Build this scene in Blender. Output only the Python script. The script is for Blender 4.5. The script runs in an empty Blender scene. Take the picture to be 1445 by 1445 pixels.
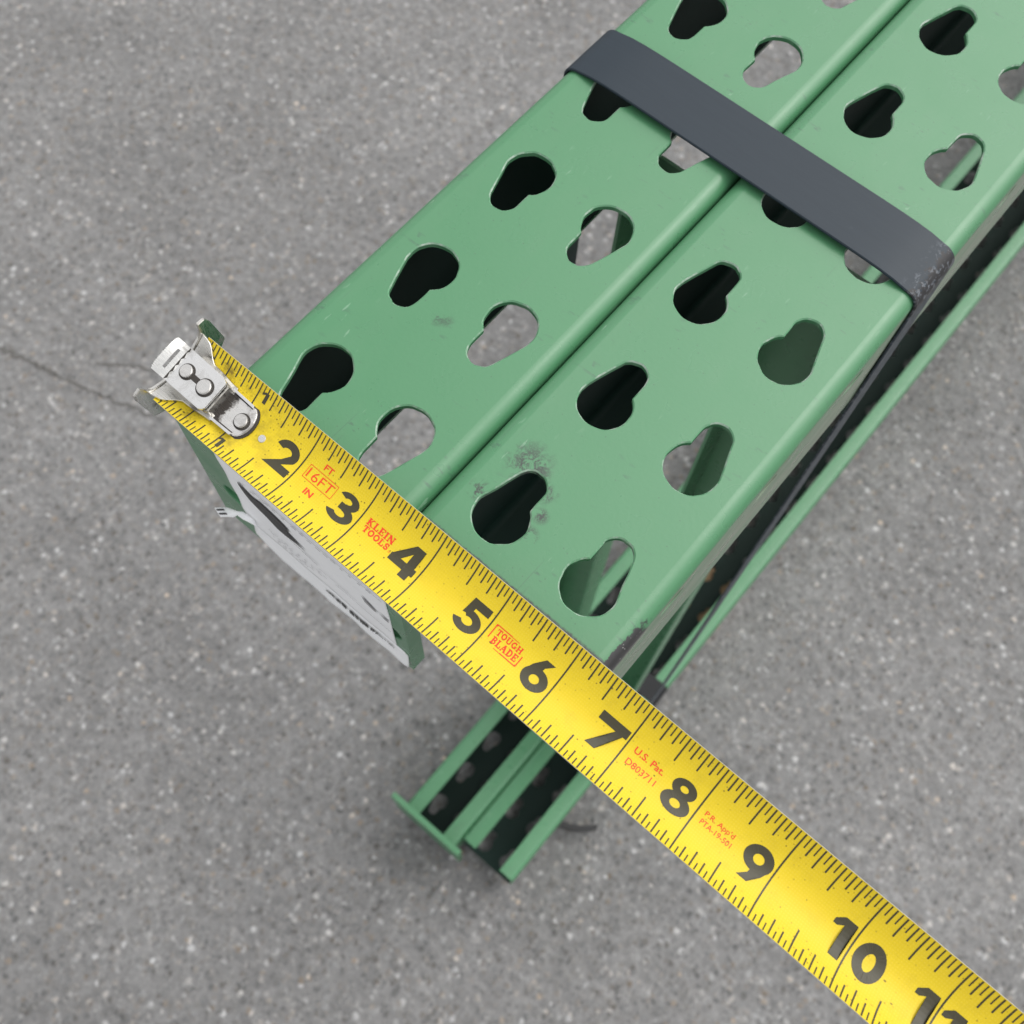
import bpy, bmesh, math, random
from math import sin, cos, pi, sqrt, atan2, radians
from mathutils import Matrix, Vector
from mathutils.geometry import delaunay_2d_cdt

random.seed(7)
U = 0.0254                      # everything below is laid out in inches
SC = bpy.context.scene
COL = SC.collection

# ------------------------------------------------------------------ camera
RX = ((0.763517539407487, 0.6452216398894305, 0.02701855723759279),
      (0.606792832024123, -0.7024681134154434, -0.37194221142042955),
      (-0.22100548866702702, 0.3003790689288606, -0.9278625916189274))
CAMC = (3.68633967453466, -3.891483712393195, 12.13718485027563)
cam_d = bpy.data.cameras.new('camera')
cam = bpy.data.objects.new('camera', cam_d)
COL.objects.link(cam)
r, u, b = Vector(RX[0]), -Vector(RX[1]), -Vector(RX[2])
M = Matrix(((r.x, u.x, b.x, CAMC[0] * U), (r.y, u.y, b.y, CAMC[1] * U),
            (r.z, u.z, b.z, CAMC[2] * U), (0, 0, 0, 1)))
cam.matrix_world = M
cam_d.sensor_width = 36.0
cam_d.lens = 1546.66 / 1445.0 * 36.0
cam_d.clip_start = 0.01
cam_d.clip_end = 500.0
cam_d.dof.use_dof = True
cam_d.dof.focus_distance = 13.0 * U
cam_d.dof.aperture_fstop = 21.0
SC.camera = cam

# ------------------------------------------------------------------ sky, sun, exposure
SUN_AZ, SUN_EL = radians(24), radians(52)      # azimuth measured from +Y towards +X
w = bpy.data.worlds.new('World')
SC.world = w
w.use_nodes = True
nt = w.node_tree
bg = nt.nodes['Background']
sky = nt.nodes.new('ShaderNodeTexSky')
sky.sky_type = 'NISHITA'
sky.sun_disc = False
sky.sun_elevation = SUN_EL
sky.sun_rotation = SUN_AZ
sky.air_density = 1.0
sky.dust_density = 6.0
sky.ozone_density = 1.0
hsv = nt.nodes.new('ShaderNodeHueSaturation')  # an overcast sky: nearly colourless
hsv.inputs['Saturation'].default_value = 0.22
nt.links.new(sky.outputs[0], hsv.inputs['Color'])
cloud = nt.nodes.new('ShaderNodeMix')           # thin high cloud evens the sky out
cloud.data_type = 'RGBA'
cloud.inputs[0].default_value = 0.45
cloud.inputs[7].default_value = (6.7, 6.6, 6.5, 1)
nt.links.new(hsv.outputs[0], cloud.inputs[6])
nt.links.new(cloud.outputs[2], bg.inputs['Color'])
bg.inputs['Strength'].default_value = 0.15
sd = bpy.data.lights.new('sun', 'SUN')
sd.energy = 0.95
sd.angle = radians(72)
sd.color = (1.0, 0.97, 0.93)
sun = bpy.data.objects.new('sun', sd)
COL.objects.link(sun)
dirv = Vector((sin(SUN_AZ) * cos(SUN_EL), cos(SUN_AZ) * cos(SUN_EL), sin(SUN_EL)))
sun.rotation_euler = dirv.to_track_quat('Z', 'Y').to_euler()
SC.view_settings.view_transform = 'Standard'
SC.view_settings.look = 'None'
SC.view_settings.gamma = 1.0
SC.view_settings.exposure = 0.42
SC.render.engine = 'CYCLES'

# ------------------------------------------------------------------ material helpers
def new_mat(name):
    m = bpy.data.materials.new(name)
    m.use_nodes = True
    return m, m.node_tree, m.node_tree.nodes['Principled BSDF']

class N:
    """thin wrapper for building node graphs"""
    def __init__(s, nt): s.nt = nt
    def node(s, t, **kw):
        n = s.nt.nodes.new(t)
        for k, v in kw.items(): setattr(n, k, v)
        return n
    def put(s, sock, v):
        if isinstance(v, bpy.types.NodeSocket): s.nt.links.new(v, sock)
        elif v is not None: sock.default_value = v
    def math(s, op, a, b=None, c=None, clamp=False):
        n = s.node('ShaderNodeMath', operation=op, use_clamp=clamp)
        s.put(n.inputs[0], a); s.put(n.inputs[1], b); s.put(n.inputs[2], c)
        return n.outputs[0]
    def coord(s):
        return s.node('ShaderNodeTexCoord').outputs['Object']
    def scale(s, v, k):
        n = s.node('ShaderNodeVectorMath', operation='MULTIPLY')
        s.put(n.inputs[0], v); n.inputs[1].default_value = k
        return n.outputs[0]
    def sep(s, v):
        n = s.node('ShaderNodeSeparateXYZ'); s.put(n.inputs[0], v)
        return n.outputs
    def noise(s, v, scale, detail=3, rough=0.5, dist=0.0):
        n = s.node('ShaderNodeTexNoise')
        s.put(n.inputs['Vector'], v); n.inputs['Scale'].default_value = scale
        n.inputs['Detail'].default_value = detail; n.inputs['Roughness'].default_value = rough
        n.inputs['Distortion'].default_value = dist
        return n.outputs['Fac']
    def voro(s, v, scale, feature='F1', rnd=1.0):
        n = s.node('ShaderNodeTexVoronoi', feature=feature)
        s.put(n.inputs['Vector'], v); n.inputs['Scale'].default_value = scale
        n.inputs['Randomness'].default_value = rnd
        return n.outputs
    def ramp(s, f, stops):
        n = s.node('ShaderNodeValToRGB'); s.put(n.inputs[0], f)
        e = n.color_ramp.elements
        while len(e) < len(stops): e.new(0.5)
        for i, (p, c) in enumerate(stops):
            e[i].position = p
            e[i].color = (*c, 1) if isinstance(c, (tuple, list)) else (c, c, c, 1)
        return n.outputs[0]
    def rng(s, v, a, b, c=0.0, d=1.0):
        n = s.node('ShaderNodeMapRange'); s.put(n.inputs[0], v)
        for i, x in enumerate((a, b, c, d)): n.inputs[1 + i].default_value = x
        return n.outputs[0]
    def mix(s, f, a, b, mode='MIX'):
        n = s.node('ShaderNodeMix', data_type='RGBA', blend_type=mode)
        s.put(n.inputs[0], f)
        for i, x in ((6, a), (7, b)):
            if isinstance(x, bpy.types.NodeSocket): s.nt.links.new(x, n.inputs[i])
            else: n.inputs[i].default_value = (*x, 1)
        return n.outputs[2]
    def bump(s, h, dist, strength=1.0):
        n = s.node('ShaderNodeBump'); s.put(n.inputs['Height'], h)
        n.inputs['Distance'].default_value = dist; n.inputs['Strength'].default_value = strength
        return n.outputs[0]
    def spot(s, xyz, c, rad):
        """soft round mask about a point given in inches"""
        acc = None
        for i in range(3):
            if c[i] is None: continue
            d = s.math('SUBTRACT', xyz[i], c[i] * U)
            d = s.math('MULTIPLY', d, d)
            acc = d if acc is None else s.math('ADD', acc, d)
        d = s.math('SQRT', acc)
        return s.rng(d, rad * U, rad * U * 0.3)

def mat_plain(name, col, rough=0.5, metal=0.0, spec=0.5):
    m, nt, p = new_mat(name)
    p.inputs['Base Color'].default_value = (*col, 1)
    p.inputs['Roughness'].default_value = rough
    p.inputs['Metallic'].default_value = metal
    p.inputs['Specular IOR Level'].default_value = spec
    return m

GREEN = (0.068, 0.208, 0.102)
def mat_paint(name, smudges=(), scuff_and_tape_shade=False, rust_and_side_reflection=False):
    m, nt, p = new_mat(name)
    g = N(nt)
    co = g.coord()
    xyz = g.sep(co)
    big = g.noise(co, 9, 3)
    c = g.mix(big, tuple(x * 0.93 for x in GREEN), tuple(x * 1.06 for x in GREEN))
    # fine dark specks in the paint
    v = g.voro(co, 520)
    sp = g.math('MULTIPLY', g.rng(v['Distance'], 0.16, 0.06), g.rng(g.sep(v['Color'])[0], 0.80, 0.86))
    c = g.mix(g.math('MULTIPLY', sp, 0.55), c, (0.05, 0.08, 0.06))
    # rubbed grey marks and short scratches
    st = g.noise(g.scale(co, (160, 420, 160)), 1.0, 2)
    rb = g.math('MULTIPLY', g.rng(st, 0.62, 0.70), g.rng(g.noise(co, 45, 2), 0.53, 0.64))
    c = g.mix(g.math('MULTIPLY', rb, 0.55), c, (0.05, 0.09, 0.07))
    pale = g.math('MULTIPLY', g.rng(g.noise(g.scale(co, (500, 120, 300)), 1.0, 2), 0.67, 0.72), g.rng(g.noise(co, 33, 2), 0.55, 0.64))
    c = g.mix(g.math('MULTIPLY', pale, 0.2), c, (0.45, 0.62, 0.5))
    dust = g.math('MULTIPLY', g.rng(g.noise(g.scale(co, (26, 9, 26)), 1.0, 5, 0.65), 0.50, 0.74), 0.14)
    c = g.mix(dust, c, (0.15, 0.23, 0.16))
    streak = g.math('MULTIPLY', g.rng(g.noise(g.scale(co, (900, 24, 400)), 1.0, 2), 0.66, 0.72), g.rng(g.noise(co, 21, 3), 0.55, 0.66))
    c = g.mix(g.math('MULTIPLY', streak, 0.4), c, (0.06, 0.11, 0.08))
    grain = g.noise(co, 1500, 3, 0.7)
    clump = g.noise(g.scale(co, (260, 200, 260)), 1.0, 4, 0.7, 0.6)
    for (x, y, rad, amt) in smudges:
        k = g.math('MULTIPLY', g.spot(xyz, (x, y, None), rad), g.rng(clump, 0.44, 0.54))
        k = g.math('MULTIPLY', k, g.rng(grain, 0.30, 0.52))
        top = g.math('GREATER_THAN', xyz[2], -0.1 * U)
        c = g.mix(g.math('MULTIPLY', g.math('MULTIPLY', k, top), amt), c, (0.035, 0.045, 0.04))
    rough = g.rng(g.noise(co, 70, 3), 0.3, 0.7, 0.25, 0.36)
    if rust_and_side_reflection:
        wob = g.math('MULTIPLY', g.math('SUBTRACT', g.noise(g.scale(co, (0, 40, 0)), 1.0, 3), 0.5), 0.10 * U)
        d = g.math('ABSOLUTE', g.math('ADD', g.math('ADD', xyz[2], 0.30 * U), wob))
        k = g.math('MULTIPLY', g.rng(d, 0.035 * U, 0.012 * U), g.rng(g.noise(g.scale(co, (60, 60, 60)), 1.0, 4), 0.40, 0.55))
        k = g.math('MULTIPLY', k, g.math('GREATER_THAN', xyz[0], 1.40 * U))
        c = g.mix(g.math('MULTIPLY', k, 0.85), c, (0.22, 0.10, 0.045))
        # side face greyed in the colour, imitating reflected asphalt
        side = g.math('MULTIPLY', g.math('GREATER_THAN', xyz[0], 1.45 * U), g.math('LESS_THAN', xyz[2], -0.30 * U))
        film = g.math('MULTIPLY', side, g.rng(g.noise(g.scale(co, (30, 10, 60)), 1.0, 4), 0.35, 0.62, 0.25, 0.75))
        c = g.mix(film, c, (0.24, 0.25, 0.20))
    if scuff_and_tape_shade:
        n1 = g.noise(co, 420, 5, 0.75)
        near = g.rng(g.sep(co)[1], 0.62 * U, -0.55 * U)
        ed = g.math('MULTIPLY', g.rng(xyz[0], 1.30 * U, 1.42 * U), g.rng(xyz[2], -0.42 * U, -0.26 * U))
        k = g.rng(g.math('ADD', g.math('MULTIPLY', near, ed), g.math('MULTIPLY', g.math('SUBTRACT', n1, 0.5), 0.9)), 0.46, 0.56)
        k = g.math('MULTIPLY', k, g.rng(g.math('MULTIPLY', near, ed), 0.02, 0.15))
        tape_shade = g.math('MULTIPLY', g.rng(g.math('ADD', xyz[1], g.math('MULTIPLY', n1, 0.10 * U)), -0.605 * U, -0.64 * U), g.rng(n1, 0.25, 0.35))  # the tape's shade painted as a dark line across the post end
        k = g.math('MAXIMUM', k, tape_shade)
        c = g.mix(k, c, (0.030, 0.030, 0.032))
        bare = g.math('MULTIPLY', k, g.rng(g.noise(co, 900, 2), 0.70, 0.74))
        c = g.mix(bare, c, (0.5, 0.5, 0.5))
    nt.links.new(c, p.inputs['Base Color'])
    nt.links.new(rough, p.inputs['Roughness'])
    p.inputs['Specular IOR Level'].default_value = 0.5
    pe = g.noise(co, 620, 2, 0.5)
    nt.links.new(g.bump(pe, 0.00006, 0.55), p.inputs['Normal'])
    return m

def mat_strap():
    m, nt, p = new_mat('strap_steel')
    g = N(nt); co = g.coord(); xyz = g.sep(co)
    brush = g.noise(g.scale(co, (60, 900, 60)), 1.0, 3)
    c = g.mix(brush, (0.014, 0.023, 0.033), (0.019, 0.030, 0.041))
    n1 = g.noise(co, 330, 5, 0.75)
    k = g.math('MULTIPLY', g.rng(xyz[0], 2.45 * U, 2.95 * U), g.rng(xyz[2], -0.9 * U, -0.15 * U))
    k = g.rng(g.math('ADD', k, g.math('MULTIPLY', g.math('SUBTRACT', n1, 0.5), 1.7)), 0.62, 0.70)
    k = g.math('MULTIPLY', k, g.math('GREATER_THAN', xyz[0], 2.35 * U))
    c = g.mix(k, c, (0.022, 0.022, 0.024))
    lt = g.math('MULTIPLY', g.rng(g.noise(g.scale(co, (420, 420, 420)), 1.0, 4, 0.7), 0.46, 0.38), g.rng(xyz[0], 2.55 * U, 2.85 * U))
    c = g.mix(g.math('MULTIPLY', lt, 0.4), c, (0.26, 0.29, 0.33))
    v = g.voro(co, 90)
    dot = g.math('MULTIPLY', g.rng(v['Distance'], 0.07, 0.04), g.rng(g.sep(v['Color'])[1], 0.86, 0.9))
    c = g.mix(g.math('MULTIPLY', dot, 0.5), c, (0.4, 0.42, 0.45))
    nt.links.new(c, p.inputs['Base Color'])
    p.inputs['Roughness'].default_value = 0.46
    p.inputs['Specular IOR Level'].default_value = 0.28
    nt.links.new(g.bump(brush, 0.00002, 0.4), p.inputs['Normal'])
    return m

def mat_blade():
    m, nt, p = new_mat('tape_yellow')
    g = N(nt); co = g.coord(); xyz = g.sep(co)
    c = g.mix(g.noise(g.scale(co, (25, 90, 90)), 1.0, 3), (0.600, 0.448, 0.008), (0.640, 0.490, 0.018))
    # woven protective film
    wx = g.node('ShaderNodeTexWave', bands_direction='X'); wx.inputs['Scale'].default_value = 380
    wy = g.node('ShaderNodeTexWave', bands_direction='Y'); wy.inputs['Scale'].default_value = 380
    for q in (wx, wy): nt.links.new(co, q.inputs['Vector'])
    weave = g.math('MULTIPLY', wx.outputs['Fac'], wy.outputs['Fac'])
    c = g.mix(g.math('MULTIPLY', weave, 0.10), c, (0.84, 0.72, 0.20))
    # grime: dense near the hook, sparse further along
    s = g.rng(xyz[0], 0.0, 3.4 * U)                       # 0 at hook .. 1 further on
    hook = g.math('SUBTRACT', 1.0, s)
    v = g.voro(co, 900)
    d1 = g.math('MULTIPLY', g.rng(v['Distance'], 0.30, 0.15), g.rng(g.math('ADD', g.sep(v['Color'])[0], g.math('MULTIPLY', hook, 0.22)), 0.82, 0.90))
    patch = g.rng(g.noise(co, 110, 4), 0.42, 0.62)
    d1 = g.math('MULTIPLY', d1, g.math('ADD', g.math('MULTIPLY', patch, 0.8), 0.3))
    c = g.mix(g.math('MULTIPLY', d1, 0.75), c, (0.10, 0.07, 0.015))
    v2 = g.voro(g.scale(co, (260, 420, 260)), 1.0)
    d2 = g.math('MULTIPLY', g.rng(v2['Distance'], 0.17, 0.09), g.rng(g.math('ADD', g.sep(v2['Color'])[0], g.math('MULTIPLY', hook, 0.10)), 0.90, 0.93))
    c = g.mix(g.math('MULTIPLY', d2, 0.85), c, (0.06, 0.045, 0.015))
    film = g.math('MULTIPLY', g.rng(g.noise(co, 160, 5, 0.7), 0.52, 0.72), g.math('ADD', g.math('MULTIPLY', g.rng(xyz[0], 1.8 * U, 0.3 * U), 0.95), 0.12))
    c = g.mix(film, c, (0.16, 0.11, 0.02))
    nt.links.new(c, p.inputs['Base Color'])
    p.inputs['Roughness'].default_value = 0.50
    p.inputs['Specular IOR Level'].default_value = 0.30
    nt.links.new(g.bump(weave, 0.00002, 0.5), p.inputs['Normal'])
    return m

def mat_metal(name, base=(0.62, 0.61, 0.58), rough=0.26, dirt=0.6, relief=0.35):
    m, nt, p = new_mat(name)
    g = N(nt); co = g.coord()
    n1 = g.noise(co, 190, 5, 0.65, 0.4)
    k = g.math('MULTIPLY', g.rng(n1, 0.54, 0.66), dirt)
    c = g.mix(k, base, (0.07, 0.06, 0.05))
    sc = g.noise(g.scale(co, (300, 1800, 300)), 1.0, 2)
    nt.links.new(c, p.inputs['Base Color'])
    nt.links.new(g.math('SUBTRACT', 1.0, g.math('MULTIPLY', k, 0.7)), p.inputs['Metallic'])
    nt.links.new(g.rng(sc, 0.3, 0.7, rough - 0.06, rough + 0.14), p.inputs['Roughness'])
    nt.links.new(g.bump(n1, 0.00006, relief), p.inputs['Normal'])
    return m

def mat_asphalt():
    m, nt, p = new_mat('asphalt')
    g = N(nt); co = g.coord()
    warp = g.node('ShaderNodeVectorMath', operation='ADD')
    nz = g.node('ShaderNodeTexNoise'); nz.inputs['Scale'].default_value = 160
    nt.links.new(co, nz.inputs['Vector'])
    sc = g.node('ShaderNodeVectorMath', operation='SCALE'); sc.inputs['Scale'].default_value = 0.006
    nt.links.new(nz.outputs['Color'], sc.inputs[0])
    nt.links.new(co, warp.inputs[0]); nt.links.new(sc.outputs[0], warp.inputs[1])
    wv = warp.outputs[0]
    base = g.ramp(g.noise(co, 5.5, 5, 0.6), [(0.30, 0.170), (0.72, 0.225)])
    va = g.voro(wv, 125)
    ca = g.sep(va['Color'])
    body = g.rng(va['Distance'], 0.62, 0.30)
    tone = g.ramp(ca[0], [(0.0, 0.080), (0.18, 0.138), (0.55, 0.190), (0.80, 0.245), (0.93, 0.34), (1.0, 0.54)])
    c = g.mix(g.math('MULTIPLY', body, 0.78), base, tone)
    tint = g.ramp(ca[1], [(0.0, (1.0, 0.93, 0.86)), (0.35, (1, 1, 1)), (0.7, (0.97, 0.99, 1.0)), (0.93, (1.0, 0.98, 0.94)), (1.0, (1.18, 0.98, 0.78))])
    c = g.mix(body, c, g.mix(1.0, c, tint, 'MULTIPLY'))
    vb = g.voro(wv, 290)
    cb = g.sep(vb['Color'])
    kb = g.math('MULTIPLY', g.rng(vb['Distance'], 0.50, 0.22), g.rng(cb[0], 0.72, 0.92))
    c = g.mix(g.math('MULTIPLY', kb, 0.5), c, (0.42, 0.415, 0.40))
    kd = g.math('MULTIPLY', g.rng(vb['Distance'], 0.55, 0.25), g.rng(cb[1], 0.78, 0.92))
    c = g.mix(g.math('MULTIPLY', kd, 0.75), c, (0.075, 0.077, 0.080))
    # bright quartz chips
    vq = g.voro(co, 46)
    kq = g.math('MULTIPLY', g.rng(g.math('ADD', vq['Distance'], g.math('MULTIPLY', g.sep(vq['Color'])[0], 0.07)), 0.15, 0.08), g.rng(g.sep(vq['Color'])[2], 0.66, 0.72))
    c = g.mix(g.math('MULTIPLY', kq, 0.65), c, (0.60, 0.59, 0.56))
    # coarse mottling: stones and binder standing out in clumps
    mot = g.rng(g.noise(wv, 75, 5, 0.65, 0.5), 0.30, 0.72, 0.72, 1.27)
    c = g.mix(1.0, c, g.node_rgb(mot), 'MULTIPLY')
    # worn, dirty patches
    pt = g.rng(g.noise(co, 2.3, 4, 0.6), 0.35, 0.75, 0.88, 1.08)
    c = g.mix(1.0, c, g.node_rgb(pt), 'MULTIPLY')
    nt.links.new(c, p.inputs['Base Color'])
    p.inputs['Roughness'].default_value = 0.82
    h = g.math('ADD', g.math('MULTIPLY', va['Distance'], -0.8), g.math('MULTIPLY', g.noise(co, 420, 4, 0.7), 0.6))
    nt.links.new(g.bump(h, 0.0028, 0.8), p.inputs['Normal'])
    return m
def _node_rgb(s, v):
    n = s.node('ShaderNodeCombineColor')
    for i in range(3): s.put(n.inputs[i], v)
    return n.outputs[0]
N.node_rgb = _node_rgb

def mat_label():
    m, nt, p = new_mat('label_paper')
    g = N(nt); co = g.coord()
    c = g.mix(g.noise(co, 60, 4), (0.88, 0.90, 0.92), (0.93, 0.94, 0.96))
    c = g.mix(g.math('MULTIPLY', g.rng(g.noise(g.scale(co, (400, 400, 900)), 1, 3), 0.66, 0.72), 0.15), c, (0.45, 0.46, 0.47))
    nt.links.new(c, p.inputs['Base Color'])
    p.inputs['Roughness'].default_value = 0.42
    nt.links.new(g.bump(g.noise(co, 90, 3), 0.0006, 0.4), p.inputs['Normal'])
    return m

MAT_ASPHALT = mat_asphalt()
def mat_rim():
    m, nt, p = new_mat('worn_hole_rim')
    g = N(nt); co = g.coord()
    k = g.rng(g.noise(co, 130, 4, 0.7), 0.46, 0.64)
    nt.links.new(g.mix(k, (0.10, 0.26, 0.14), (0.34, 0.42, 0.36)), p.inputs['Base Color'])
    p.inputs['Roughness'].default_value = 0.35
    return m
MAT_RIM = mat_rim()
MAT_INNER = mat_plain('dark_green_shaded_inside', (0.009, 0.028, 0.022), 0.6, 0, 0.25)
MAT_PAINT = mat_paint('green_paint')
MAT_PAINT_L = mat_paint('green_paint_scratched', smudges=[(-0.08, 1.45, 0.13, 0.6), (0.04, 1.50, 0.11, 0.5)])
MAT_PAINT_R = mat_paint('green_paint_scuffed', smudges=[(-0.86, 0.66, 0.36, 1.0), (-0.72, 0.60, 0.2, 1.0), (-1.10, 0.0, 0.17, 1.0), (-0.45, 0.50, 0.17, 1.0), (-0.32, 0.22, 0.13, 1.0), (-0.28, -0.06, 0.15, 1.0)],
                        scuff_and_tape_shade=True, rust_and_side_reflection=True)
MAT_STRAP = mat_strap()
MAT_BLADE = mat_blade()
MAT_BACK = mat_plain('tape_steel_edge', (0.45, 0.44, 0.38), 0.4, 0.5)
MAT_INK = mat_plain('black_ink', (0.040, 0.036, 0.018), 0.42, 0, 0.4)
MAT_RED = mat_plain('red_ink', (0.66, 0.045, 0.010), 0.45, 0, 0.4)
MAT_HOOK = mat_metal('plated_steel', dirt=0.75)
MAT_CLIP = mat_metal('plated_steel_clean', (0.82, 0.82, 0.81), 0.15, 0.22, 0.1)
MAT_DARK = mat_plain('dark_hook_fill', (0.030, 0.026, 0.022), 0.7)
def mat_tongue():
    m = mat_metal('tongue_steel', (0.74, 0.73, 0.71), 0.26, 0.5)
    g = N(m.node_tree); p = m.node_tree.nodes['Principled BSDF']
    co = g.coord(); x = g.sep(co)[0]
    k = g.math('ADD', g.rng(x, 0.98 * U, 0.74 * U), g.math('MULTIPLY', g.math('SUBTRACT', g.noise(co, 330, 5, 0.7), 0.5), 1.3))
    k = g.rng(k, 0.42, 0.66)
    old = p.inputs['Base Color'].links[0].from_socket
    m.node_tree.links.new(g.mix(k, old, (0.035, 0.030, 0.026)), p.inputs['Base Color'])
    oldm = p.inputs['Metallic'].links[0].from_socket
    m.node_tree.links.new(g.math('MULTIPLY', oldm, g.math('SUBTRACT', 1.0, g.math('MULTIPLY', k, 0.8))), p.inputs['Metallic'])
    return m
MAT_TONGUE = mat_tongue()
MAT_RIVET = mat_metal('rivet_steel', (0.72, 0.71, 0.69), 0.24, 0.3)
MAT_LABEL = mat_label()
MAT_LINK = mat_plain('label_ink', (0.028, 0.028, 0.030), 0.5)
MAT_LGREY = mat_plain('label_fine_print', (0.30, 0.30, 0.31), 0.5)
MAT_CRACK = mat_plain('crack_dirt', (0.105, 0.102, 0.098), 0.95)

# ------------------------------------------------------------------ object helpers
def mesh_obj(name, verts, faces, mat, parent=None, smooth=False):
    me = bpy.data.meshes.new(name)
    me.from_pydata([(x * U, y * U, z * U) for x, y, z in verts], [], faces)
    me.materials.append(mat)
    if smooth:
        me.polygons.foreach_set('use_smooth', [True] * len(me.polygons))
    me.update()
    o = bpy.data.objects.new(name, me)
    COL.objects.link(o)
    if parent is not None: o.parent = parent
    return o
def clean(o, dist=1e-6, angle=None):
    bm = bmesh.new(); bm.from_mesh(o.data)
    bmesh.ops.remove_doubles(bm, verts=bm.verts, dist=dist)
    bmesh.ops.recalc_face_normals(bm, faces=bm.faces)
    bm.to_mesh(o.data); bm.free()
    if angle:
        o.data.shade_smooth_by_angle(angle) if hasattr(o.data, 'shade_smooth_by_angle') else None
        smooth_by_angle(o.data, angle)
def smooth_by_angle(me, angle):
    bm = bmesh.new(); bm.from_mesh(me)
    for f in bm.faces: f.smooth = True
    for e in bm.edges:
        e.smooth = not (len(e.link_faces) == 2 and e.calc_face_angle(0) > angle)
    bm.to_mesh(me); bm.free()
def empty(name, label, cat, loc=(0, 0, 0), group=None):
    o = bpy.data.objects.new(name, None)
    o.empty_display_size = 0.02
    COL.objects.link(o)
    o.location = [v * U for v in loc]
    o['label'] = label; o['category'] = cat
    if group: o['group'] = group
    return o
def tag(o, label, cat, group=None):
    o['label'] = label; o['category'] = cat
    if group: o['group'] = group

# ------------------------------------------------------------------ ground
GZ = -43.6
bm = bmesh.new()
S = 30 / U
bmesh.ops.create_grid(bm, x_segments=4, y_segments=4, size=S)
me = bpy.data.meshes.new('ground')
for v in bm.verts: v.co = Vector((v.co.x * U, v.co.y * U, GZ * U))
bm.to_mesh(me); bm.free()
me.materials.append(MAT_ASPHALT)
ground = bpy.data.objects.new('ground', me); COL.objects.link(ground)
ground['kind'] = 'structure'

def crack(points, wid):
    vs, fs = [], []
    pts = []
    for (a, b2) in zip(points[:-1], points[1:]):
        n = 14
        for i in range(n):
            f = i / n
            pts.append((a[0] + (b2[0] - a[0]) * f + random.gauss(0, 0.07), a[1] + (b2[1] - a[1]) * f + random.gauss(0, 0.07)))
    pts.append(points[-1])
    m = len(pts)
    for i, q in enumerate(pts):
        a, b2 = pts[max(0, i - 1)], pts[min(m - 1, i + 1)]
        d = Vector((b2[0] - a[0], b2[1] - a[1])).normalized()
        ww = wid * (0.35 + 0.9 * random.random()) * (1 - 0.6 * i / m)
        vs += [(q[0] - d.y * ww, q[1] + d.x * ww, GZ + 0.02), (q[0] + d.y * ww, q[1] - d.x * ww, GZ + 0.02)]
    for i in range(m - 1):
        fs.append((2 * i, 2 * i + 1, 2 * i + 3, 2 * i + 2))
    return vs, fs
V, F = crack([(-52, 1.2), (-45, 1.7), (-39, 2.6), (-36.2, 3.2), (-34.6, 3.6), (-32.6, 4.1), (-31.2, 4.6), (-28, 5.6)], 0.20)
V2, F2 = crack([(-33.6, 5.6), (-31.5, 7.0), (-28.5, 8.6), (-24, 10.0)], 0.11)
o = mesh_obj('crack', V + V2, F + [tuple(i + len(V) for i in f) for f in F2], MAT_CRACK, ground)
o['kind'] = 'structure'

# ------------------------------------------------------------------ teardrop column
HR, HCX = 0.352, 0.012         # wide end of the keyhole
SR, SX, SY = 0.205, 0.020, -0.530   # narrow end
def hole_outline():
    """teardrop, straight side towards -x, notch on +x, wide end at +y; counter-clockwise"""
    # external tangent on the -x side
    dx, dy = SX - HCX, SY
    dd = sqrt(dx * dx + dy * dy)
    base = atan2(dy, dx)
    off = math.acos((HR - SR) / dd)
    ta = base - off                    # tangent normal angle (towards -x)
    if cos(ta) > 0: ta = base + off
    xr = SX + SR
    yn = -sqrt(HR * HR - (xr - HCX) ** 2)
    a0 = atan2(yn, xr - HCX)           # notch
    a1 = ta % (2 * pi)
    pts = []
    n = 26
    for i in range(n + 1):
        a = a0 + (a1 - a0) * i / n
        pts.append((HCX + HR * cos(a), HR * sin(a)))
    p0 = (HCX + HR * cos(a1), HR * sin(a1)); p1 = (SX + SR * cos(a1), SY + SR * sin(a1))
    for i in (1, 2): pts.append((p0[0] + (p1[0] - p0[0]) * i / 3, p0[1] + (p1[1] - p0[1]) * i / 3))
    n = 13
    for i in range(n + 1):
        a = a1 + (2 * pi - a1) * i / n
        pts.append((SX + SR * cos(a), SY + SR * sin(a)))
    pts.append((xr, (SY + yn) / 2))
    return pts
def offset_loop(pts, d):
    out = []
    m = len(pts)
    for i in range(m):
        a, b2 = Vector(pts[i - 1]), Vector(pts[(i + 1) % m])
        t = (b2 - a).normalized()
        out.append((pts[i][0] + t.y * d, pts[i][1] - t.x * d))
    return out
HOLE = hole_outline()

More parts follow.
